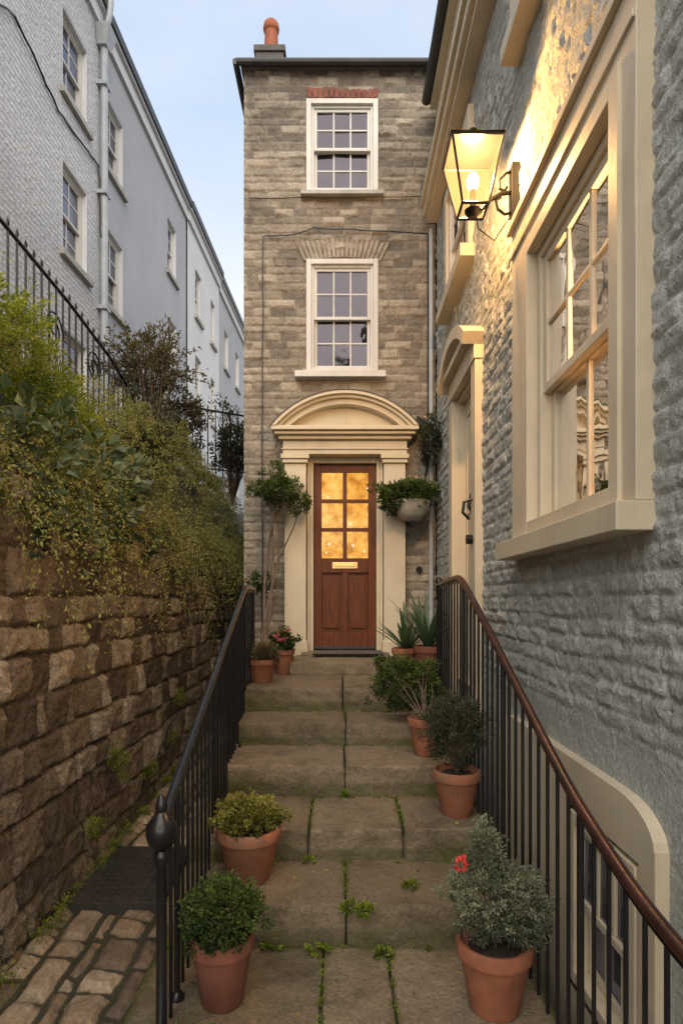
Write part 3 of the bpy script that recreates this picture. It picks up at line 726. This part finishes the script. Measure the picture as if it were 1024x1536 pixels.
# ------------------------------------------------------------ foliage
def unit(a): return a/(np.linalg.norm(a,axis=1,keepdims=True)+1e-9)
class Leaves:
    def __init__(s): s.V=[];s.C=[]
    def add(s,P,dirs,size,aspect,cv,droop=0):
        n=len(P); 
        if n==0: return
        L=size*rng.uniform(.6,1.3,(n,1)); d=unit(dirs); r=unit(rng.normal(size=(n,3))); sd=unit(np.cross(d,r)); nn=np.cross(d,sd)
        Wd=L*aspect
        a=P; b=P+d*L*.5+sd*Wd*.5+nn*Wd*.2; c=P+d*L-nn*L*.15; e=P+d*L*.5-sd*Wd*.5+nn*Wd*.2
        s.V.append(np.stack([a,b,c,e],1).reshape(-1,3))
        cc=np.clip(cv+rng.normal(0,.12,n),0,1); C=np.zeros((n,4,4)); C[...,0]=cc[:,None]; C[:,0,0]*=.8; C[...,3]=1
        s.C.append(C.reshape(-1,4))
    def blob(s,c,rad,ncl,per,cr,size,aspect=.5,bias=1.0,shell=.55,base=.42,hrange=.3,flat=0,uneven=.25):
        c=np.array(c);rad=np.array(rad)
        D=unit(rng.normal(size=(ncl,3))); 
        if flat: D[:,2]=np.where(D[:,2]<-.2,-D[:,2],D[:,2])
        lump=1+uneven*(np.sin(D[:,0:1]*4+c[0]*9)+np.sin(D[:,1:2]*5+c[1]*7)+np.sin(D[:,2:3]*4.5+c[2]*5))*.45
        rr=rng.uniform(shell,1,(ncl,1))*lump*(1+.14*rng.normal(size=(ncl,1)))
        CC=c+D*rad*rr; cb=rng.normal(0,.15,ncl)
        s.clumps(CC,cb,c,rad,per,cr,size,aspect,bias,base,hrange)
    def clumps(s,CC,cb,c,rad,per,cr,size,aspect=.5,bias=1.0,base=.42,hrange=.3):
        ncl=len(CC); k=rng.uniform(.6,1.4,(ncl,1))
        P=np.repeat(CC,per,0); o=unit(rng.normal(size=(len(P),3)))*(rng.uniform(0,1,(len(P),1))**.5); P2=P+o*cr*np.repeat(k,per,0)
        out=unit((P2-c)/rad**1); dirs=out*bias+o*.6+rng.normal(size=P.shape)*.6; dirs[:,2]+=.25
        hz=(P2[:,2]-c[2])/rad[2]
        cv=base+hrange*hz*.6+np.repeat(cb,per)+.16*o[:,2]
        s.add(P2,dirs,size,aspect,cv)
    def sprays(s,starts,dirs,length,per,size,aspect,base=.45,droop=.5,spread=.012):
        stems=[]
        for p,d in zip(starts,dirs):
            p=np.array(p,float); d=np.array(d,float); d/=np.linalg.norm(d); Ln=length*random.uniform(.5,1.3)
            t=np.linspace(0,1,8)[:,None]; line=p+d*Ln*t+np.array([0,0,-1])*droop*Ln*t**2
            stems.append(line)
            tt=rng.uniform(.1,1,per); i=np.clip((tt*7).astype(int),0,6); f=(tt*7-i)[:,None]
            P=line[i]*(1-f)+line[i+1]*f+rng.normal(0,spread,(per,3))
            dd=(line[i+1]-line[i]); dd=dd/np.linalg.norm(dd,axis=1,keepdims=True)+rng.normal(0,.8,(per,3))
            s.add(P,dd,size,aspect,base+.15*tt+random.uniform(-.15,.15))
        return stems
    def obj(s,name,mat,parent=None):
        V=np.concatenate(s.V); F=np.arange(len(V)).reshape(-1,4)
        return fast_mesh(name,V,F,mat,np.concatenate(s.C),parent,False)
def twigs(M,c,rad,n,base,r=.006,mat='bark'):
    for i in range(n):
        d=Vector((random.gauss(0,1),random.gauss(0,1),abs(random.gauss(0,1)))).normalized()
        e=Vector(c)+Vector((d.x*rad[0],d.y*rad[1],d.z*rad[2]))*random.uniform(.5,.95)
        b=Vector(base); m=b.lerp(e,.5)+Vector((random.uniform(-.03,.03),random.uniform(-.03,.03),.03))
        M.tube([b,m,e],[r,r*.7,r*.3],mat,5)
def u(a,b): return rng.uniform(a,b)
def v1(a,b,s): return float(vn(np.array([float(a)]),np.array([float(b)]),s)[0])
def bank(name,mat,n,yr,prof,per,cr,size,aspect,base=.42,bias=.7,extra=None):
    L_=Leaves(); y=rng.uniform(*yr,n); pts=np.array([prof(a) for a in y]); cb=rng.normal(0,.2,n)
    L_.clumps(pts,cb,np.array([-2.0,(yr[0]+yr[1])/2,2.4]),np.array([.8,(yr[1]-yr[0])/2,.9]),per,cr,size,aspect,bias,base,.25)
    if extra: extra(L_)
    return L_.obj(name,mat)
def topz(t,y):
    top=.28+.45*v1(y*1.3,7,6)+.3*v1(y*3.1,t*4,9)+.35*(y>4.6)*min(1,(y-4.6)/1.5)
    return 2.12+top*math.sin(min(1,t*1.5)*math.pi/2)+.35*t
def prof_hang(y):
    t=u(0,1); drop=.04+.95*v1(y*1.9,3,4)**1.8+.12*(y>4.4)
    return (-1.38+u(-.08,.10),y,2.28-drop*t)
def prof_mound(y):
    t=u(0,1); return (-1.42-t*.75,y,topz(t,y)+u(-.12,.05))
def spr(L_):
    st=[];di=[]
    for i in range(480):
        y=u(2.0,9.5); t=u(0,1)**1.5; st.append((-1.42-t*.7,y,topz(t,y)-.05)); di.append((u(-.1,.8),u(-.6,.4),u(.1,1.0)))
    L_.sprays(st,di,.28,30,.022,.45,base=.66,droop=.6)
    st=[];di=[]
    for i in range(300):
        y=u(2.2,8.5); k=v1(y*1.9,3,4); st.append((-1.38+u(-.1,.05),y,2.2+u(-.15,.12)-.55*k*k*u(0,1))); di.append((u(.2,.8),u(-.4,.3),u(-.5,.3)))
    L_.sprays(st,di,.36,36,.020,.5,base=.62,droop=1.5)
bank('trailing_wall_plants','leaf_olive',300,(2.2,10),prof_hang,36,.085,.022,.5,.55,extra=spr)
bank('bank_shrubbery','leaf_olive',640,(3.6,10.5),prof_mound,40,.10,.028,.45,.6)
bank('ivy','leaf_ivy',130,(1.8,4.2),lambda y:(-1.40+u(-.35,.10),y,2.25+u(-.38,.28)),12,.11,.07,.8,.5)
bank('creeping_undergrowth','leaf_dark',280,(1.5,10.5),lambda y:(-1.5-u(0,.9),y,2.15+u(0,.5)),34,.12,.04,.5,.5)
Lb=Leaves()
for (c_,r,n) in (((-1.95,3.1,2.85),(.40,.6,.44),90),((-1.9,3.75,2.62),(.36,.5,.36),65),((-1.85,2.4,2.75),(.38,.5,.45),65),((-2.1,4.3,2.72),(.33,.4,.3),45)):
    Lb.blob(c_,r,n,80,.08,.030,.4,bias=1.4,base=.5,hrange=.45)
    st=[];di=[]
    for i in range(int(n*1.6)):
        d=rng.normal(size=3); d[2]=abs(d[2])*.9; d/=np.linalg.norm(d); st.append(np.array(c_)+d*np.array(r)*.75); di.append(d+np.array([0,0,.5]))
    Lb.sprays(st,di,.20,60,.026,.35,base=.66,droop=.15,spread=.014)
Lb.obj('conifer_bush','leaf_bright')
sh=parent_empty('viburnum_shrub'); Lb=Leaves()
Lb.blob((-2.25,7.0,4.25),(.42,.5,.5),80,38,.10,.045,.5,base=.5,shell=.3); Lb.blob((-2.0,7.6,3.9),(.35,.5,.4),60,40,.10,.045,.5,shell=.3)
st=[];di=[]
for i in range(60):
    d=rng.normal(size=3); d[2]=abs(d[2]); d/=np.linalg.norm(d); st.append(np.array((-2.25,7,4.2))+d*.3); di.append(d)
stm=Lb.sprays(st,di,.35,26,.045,.5,droop=.2,spread=.02)
Lb.obj('foliage','leaf_brown',sh); M=MB(); twigs(M,(-2.2,7,4.2),(.45,.5,.65),40,(-2.2,7,3.3),.014)
for l in stm: M.tube([tuple(q) for q in l[::2]],.004,'bark',4)
M.obj('stems',sh)
sh=parent_empty('dark_shrub'); Lb=Leaves()
Lb.blob((-1.75,9.6,4.1),(.35,.5,.6),90,45,.11,.05,.5,shell=.3); Lb.blob((-2.5,8.6,3.9),(.4,.5,.45),70,45,.11,.05,.5,shell=.3); Lb.blob((-2.0,6.3,3.35),(.3,.5,.35),60,45,.10,.045,.5,shell=.3)
Lb.obj('foliage','leaf_dark',sh); M=MB(); twigs(M,(-1.75,9.6,4.0),(.4,.5,.8),25,(-1.75,9.6,3.1),.012); twigs(M,(-2.5,8.6,3.9),(.4,.5,.6),25,(-2.5,8.6,3.2),.012); M.obj('stems',sh)
Lb=Leaves()
for (y,z) in ((3.75,.62),(3.85,.52),(5.2,.75),(4.4,.35),(5.0,.45),(5.6,.35),(3.4,.3)):
    Lb.blob((-1.40,y,z),(.03,.09,.07),14,22,.03,.014,.6,base=.38)
for i in range(60):
    y=u(2.3,6.5); Lb.blob((-1.42+u(0,.04),y,.045*max(0,y-2.4)+.02),(.03,.05,.025),5,14,.025,.013,.5,base=.35)
Lb.obj('wall_weeds','leaf_bright')
sh=parent_empty('lane_tree'); Lb=Leaves(); Lb.blob((.6,-13,8.2),(3.4,3,3.2),260,34,.6,.30,.6,shell=.2); Lb.obj('crown','leaf_dark',sh)
M=MB(); M.tube([(.8,-13,-.75),(.9,-13,3),(.8,-13,6),(.8,-13,9)],[.35,.28,.2,.08],'bark',10)
twigs(M,(.8,-13,8.6),(3,2.8,3),24,(.8,-13,5),.09); M.obj('trunk',sh)
def pot(parent,x,y,z,R,Hh,mat='terracotta'):
    M=MB()
    M.lathe((x,y,z),[(R*.62,0),(R*.66,.01),(R*.90,Hh*.76),(R*.92,Hh*.78),(R*.99,Hh*.79),(R,Hh*.82),(R*1.0,Hh*.97),(R*.97,Hh),(R*.90,Hh),(R*.88,Hh*.9)],mat,40)
    M.obj('pot',parent,smooth=True)
    M=MB(); M.lathe((x,y,z),[(R*.88,Hh*.88),(R*.5,Hh*.92),(0.001,Hh*.93)],'soil',24); M.obj('soil',parent)
def potted(name,x,y,z,R,Hh,leaf,c,rad,ncl,per,cr,size,aspect=.5,mat='terracotta',shell=.5,base=.45,flat=0,tw=16,bias=1.0,uneven=.25,sp=0,spl=.12):
    E=parent_empty(name); pot(E,x,y,z,R,Hh,mat); Lb=Leaves()
    Lb.blob(c,rad,ncl,per,cr,size,aspect,shell=shell,base=base,flat=flat,hrange=.4,bias=bias,uneven=uneven)
    if sp:
        st=[];di=[]
        for i in range(sp):
            d=rng.normal(size=3); d[2]=abs(d[2])*.9; d/=np.linalg.norm(d); st.append(np.array(c)+d*np.array(rad)*.7); di.append(d+np.array([0,0,.3]))
        Lb.sprays(st,di,spl,40,size,aspect,base=base+.1,droop=.2,spread=.007)
    Lb.obj('foliage',leaf,E)
    M=MB(); twigs(M,c,rad,tw,(x,y,z+Hh*.9),.005); M.obj('stems',E); return E
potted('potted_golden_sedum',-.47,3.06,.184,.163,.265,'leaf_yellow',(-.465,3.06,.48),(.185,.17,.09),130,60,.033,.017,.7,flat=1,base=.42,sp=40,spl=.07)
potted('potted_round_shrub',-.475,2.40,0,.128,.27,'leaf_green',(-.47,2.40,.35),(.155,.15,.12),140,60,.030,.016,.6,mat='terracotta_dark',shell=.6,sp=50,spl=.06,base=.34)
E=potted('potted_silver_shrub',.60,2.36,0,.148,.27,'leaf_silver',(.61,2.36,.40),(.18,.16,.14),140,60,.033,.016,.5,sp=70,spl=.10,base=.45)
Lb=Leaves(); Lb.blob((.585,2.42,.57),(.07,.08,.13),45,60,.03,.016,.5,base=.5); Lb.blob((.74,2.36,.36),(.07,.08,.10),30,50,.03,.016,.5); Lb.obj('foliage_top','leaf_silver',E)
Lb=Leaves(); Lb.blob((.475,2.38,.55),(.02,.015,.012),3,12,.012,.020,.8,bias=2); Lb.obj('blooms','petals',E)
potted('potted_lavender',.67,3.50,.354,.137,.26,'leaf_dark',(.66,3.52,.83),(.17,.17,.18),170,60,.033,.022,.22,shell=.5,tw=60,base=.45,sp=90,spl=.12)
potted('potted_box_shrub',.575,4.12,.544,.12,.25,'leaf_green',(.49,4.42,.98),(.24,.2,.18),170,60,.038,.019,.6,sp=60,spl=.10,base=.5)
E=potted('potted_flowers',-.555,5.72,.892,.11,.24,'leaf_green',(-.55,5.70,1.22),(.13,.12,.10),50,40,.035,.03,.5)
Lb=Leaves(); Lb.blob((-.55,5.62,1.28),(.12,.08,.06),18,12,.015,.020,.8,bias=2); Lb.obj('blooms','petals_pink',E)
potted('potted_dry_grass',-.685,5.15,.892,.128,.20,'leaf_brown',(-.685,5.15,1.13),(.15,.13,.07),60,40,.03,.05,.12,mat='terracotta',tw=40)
E=parent_empty('standard_bay_tree'); M=MB()
for i,(ox,b) in enumerate(((0,.02),(.03,-.04),(-.04,.05))):
    pts=[(-.70+ox*.5+b*math.sin(t*5+i),5.35+.85*min(1,t*1.6)+.03*math.cos(t*7+i),1.07+1.5*t) for t in np.linspace(0,1,14)]
    M.tube(pts,[.016-.007*t for t in np.linspace(0,1,14)],'bark',6)
M.tube([(-.66,6.2,2.0),(-.5,6.25,2.35),(-.42,6.25,2.6)],[.010,.008,.004],'bark',5)
M.tube([(-.70,6.2,1.9),(-.80,6.25,1.75),(-.84,6.25,1.85)],[.008,.006,.003],'bark',5)
twigs(M,(-.68,6.2,2.70),(.3,.2,.28),30,(-.66,6.2,2.4),.007)
M.obj('trunk',E)
Lb=Leaves(); Lb.blob((-.68,6.2,2.72),(.25,.18,.16),80,30,.045,.036,.5,shell=.5,base=.6); Lb.blob((-.45,6.2,2.62),(.12,.12,.11),22,28,.045,.036,.5,base=.6); Lb.blob((-.82,6.25,1.78),(.13,.08,.10),18,22,.045,.04,.5);Lb.blob((-.70,6.2,2.95),(.1,.08,.08),12,22,.04,.035,.5,base=.6)
Lb.obj('crown','leaf_green',E)
E=parent_empty('wall_planter'); M=MB()
M.lathe((.72,6.22,2.42),[(.03,0),(.09,.01),(.15,.06),(.185,.13),(.20,.19),(.205,.20),(.19,.20)],'stone_bowl',28)
M.box(.70,.74,6.2,6.5,2.40,2.43,'iron'); M.obj('bowl',E,smooth=True)
Lb=Leaves(); Lb.blob((.70,6.2,2.72),(.30,.18,.11),110,38,.05,.033,.6,base=.6,hrange=.5); Lb.blob((.50,6.15,2.62),(.12,.12,.12),30,34,.045,.033,.6,base=.55)
st=[(.70+u(-.25,.2),6.1,2.68) for _ in range(16)]; di=[(u(-1,1),-.5,u(-.2,.6)) for _ in range(16)]; Lb.sprays(st,di,.14,22,.03,.6,base=.5,droop=1.0)
Lb.obj('foliage','leaf_green',E)
E=parent_empty('bracket_fern'); M=MB(); M.box(.86,.94,6.15,6.5,3.10,3.12,'iron'); M.lathe((.9,6.2,3.12),[(.06,0),(.08,.08)],'iron',14); M.tube([(.9,6.47,2.9),(.9,6.3,3.0),(.9,6.15,3.1)],.01,'iron',6); M.obj('bracket',E)
Lb=Leaves(); Lb.blob((.92,6.2,3.28),(.11,.12,.20),40,26,.045,.035,.5); Lb.obj('foliage','leaf_dark',E)
E=parent_empty('potted_agave'); pot(E,.60,5.75,.892,.12,.25); pot(E,.80,5.6,.892,.13,.28,'terracotta_dark')
V=[];F=[];Cc=[]
for (bx,by,bz,n,Lm) in ((.62,5.75,1.10,20,.55),(.80,5.6,1.14,24,.66)):
    for i in range(n):
        a=random.uniform(0,2*math.pi); el=random.uniform(.7,1.45); ln=Lm*random.uniform(.6,1.05); w=.034
        d=Vector((math.cos(a)*math.cos(el),math.sin(a)*math.cos(el),math.sin(el))); sdv=Vector((-math.sin(a),math.cos(a),0)); nrm=d.cross(sdv)
        b0=len(V)
        for k in range(7):
            t=k/6; ww=w*(1-t)**.6*(.7+.6*t if t<.5 else 1); p=Vector((bx,by,bz))+d*ln*t+Vector((math.cos(a),math.sin(a),-.4))*.12*t*t
            cv_=.3+.5*t*random.uniform(.7,1.2)
            for s_ in (-1,0,1): V.append(p+sdv*s_*ww-nrm*(.35*ww*(1-abs(s_)))); Cc.append((cv_+(0.15 if s_==0 else 0),0,0,1))
        for k in range(6):
            for s_ in range(2): q=b0+k*3+s_; F.append((q,q+1,q+4,q+3))
fast_mesh('leaves',np.array([tuple(v) for v in V]),np.array(F),'leaf_agave',np.array(Cc),E,True)
Lb=Leaves()
for (x,y,z,r,n) in ((.03,2.74,.20,.035,16),(.10,2.72,.195,.04,16),(.34,2.95,.20,.025,12),(-.10,2.72,.02,.035,12),(.18,2.68,.02,.035,12),(-.17,3.22,.20,.02,7),(.02,3.78,.37,.02,7),(-.33,2.74,.015,.03,8)):
    Lb.blob((x,y,z),(r+.005,.025,.02),n,8,.014,.022,.5,base=.40,bias=1.3)
for i in range(140):
    jx,y0,y1,z=random.choice(((.02,2.8,3.2,.182),(-.08,1.6,2.75,-.004),(.21,1.6,2.75,-.004),(-.18,3.3,3.75,.352),(.34,3.3,3.75,.352),(-.08,1.6,2.75,-.004)))
    Lb.blob((jx+u(-.006,.006),u(y0,y1),z),(.008,.02,.005),2,8,.007,.010,.6,base=.3)
for i in range(150):
    k=random.choice(edges); x=u(-.8,.8); Lb.blob((x,k[0]-.02,stepz(k[0]-.05)+.002),(.03,.010,.006),2,8,.010,.011,.6,base=.28)
Lb.obj('paving_weeds','leaf_bright')
E=parent_empty('ivy_plant'); Lb=Leaves(); Lb.blob((-.48,1.98,.06),(.13,.12,.08),45,22,.045,.045,.7,base=.5); Lb.obj('foliage','leaf_green',E); M=MB(); twigs(M,(-.48,1.98,.06),(.12,.12,.1),14,(-.5,1.98,0),.004); M.obj('stems',E)
Lb=Leaves(); P=[]
for i in range(90):
    y=u(2.3,4.8); P.append((u(-.7,.7),y,stepz(y)+.008))
P=np.array(P); D_=rng.normal(size=P.shape); D_[:,2]*=.15; Lb.add(P,D_,.020,.6,rng.uniform(0,1,len(P))); Lb.obj('fallen_leaves','leaf_fallen')
# ------------------------------------------------------------ sky, sun, camera
w=bpy.data.worlds.new("World"); scene.world=w; w.use_nodes=True; nt=w.node_tree
sky=nt.nodes.new('ShaderNodeTexSky'); sky.sky_type='NISHITA'; sky.sun_disc=False
EL=math.radians(40); AZ=math.radians(176)
sky.sun_elevation=EL; sky.sun_rotation=AZ; sky.air_density=1.0; sky.dust_density=2.0; sky.ozone_density=1.5
# thin high haze over the clear sky: paler toward the horizon, with faint wisps
tc=N(nt,'ShaderNodeTexCoord'); sp=N(nt,'ShaderNodeSeparateXYZ'); nt.links.new(tc.outputs['Generated'],sp.inputs[0])
hz=ramp(nt,sp.outputs['Z'],[(0,(9.6,8.8,8.0)),(.25,(9.2,8.7,8.4)),(.45,(7.4,7.7,8.1)),(.62,(4.6,5.8,7.5)),(.8,(5.0,5.8,7.2)),(1,(6.6,7.0,7.8))])
wn=N(nt,'ShaderNodeTexNoise'); wn.inputs['Scale'].default_value=2.2; wn.inputs['Detail'].default_value=6; wn.inputs['Roughness'].default_value=.6
mp=N(nt,'ShaderNodeMapping'); mp.inputs['Scale'].default_value=(1,1,3); nt.links.new(tc.outputs['Generated'],mp.inputs[0]); nt.links.new(mp.outputs[0],wn.inputs['Vector'])
wf=ramp(nt,wn.outputs['Fac'],[(.45,0),(.75,.3)])
hz2=mix(nt,wf,hz,(8.6,8.4,8.2))
colr=mix(nt,.8,sky.outputs[0],hz2)
nt.links.new(colr,nt.nodes['Background'].inputs['Color']); nt.nodes['Background'].inputs['Strength'].default_value=.15
sl=bpy.data.lights.new('sun','SUN'); sl.energy=4.3; sl.angle=math.radians(70); sl.color=(1,.87,.70)
so=bpy.data.objects.new('sun',sl); COL.objects.link(so)
dv=Vector((math.sin(AZ)*math.cos(EL),math.cos(AZ)*math.cos(EL),math.sin(EL)))
so.rotation_euler=dv.to_track_quat('Z','Y').to_euler()
cam=bpy.data.cameras.new('cam'); co=bpy.data.objects.new('cam',cam); COL.objects.link(co)
co.location=(0,0,1.6); co.rotation_euler=(math.radians(90),0,0)
cam.sensor_fit='VERTICAL'; cam.sensor_height=36; cam.sensor_width=24; cam.lens=36*900/1536; cam.shift_y=132/1536; cam.clip_end=1500; cam.clip_start=.05
scene.camera=co
scene.view_settings.view_transform='Standard'; scene.view_settings.look='None'; scene.view_settings.exposure=0
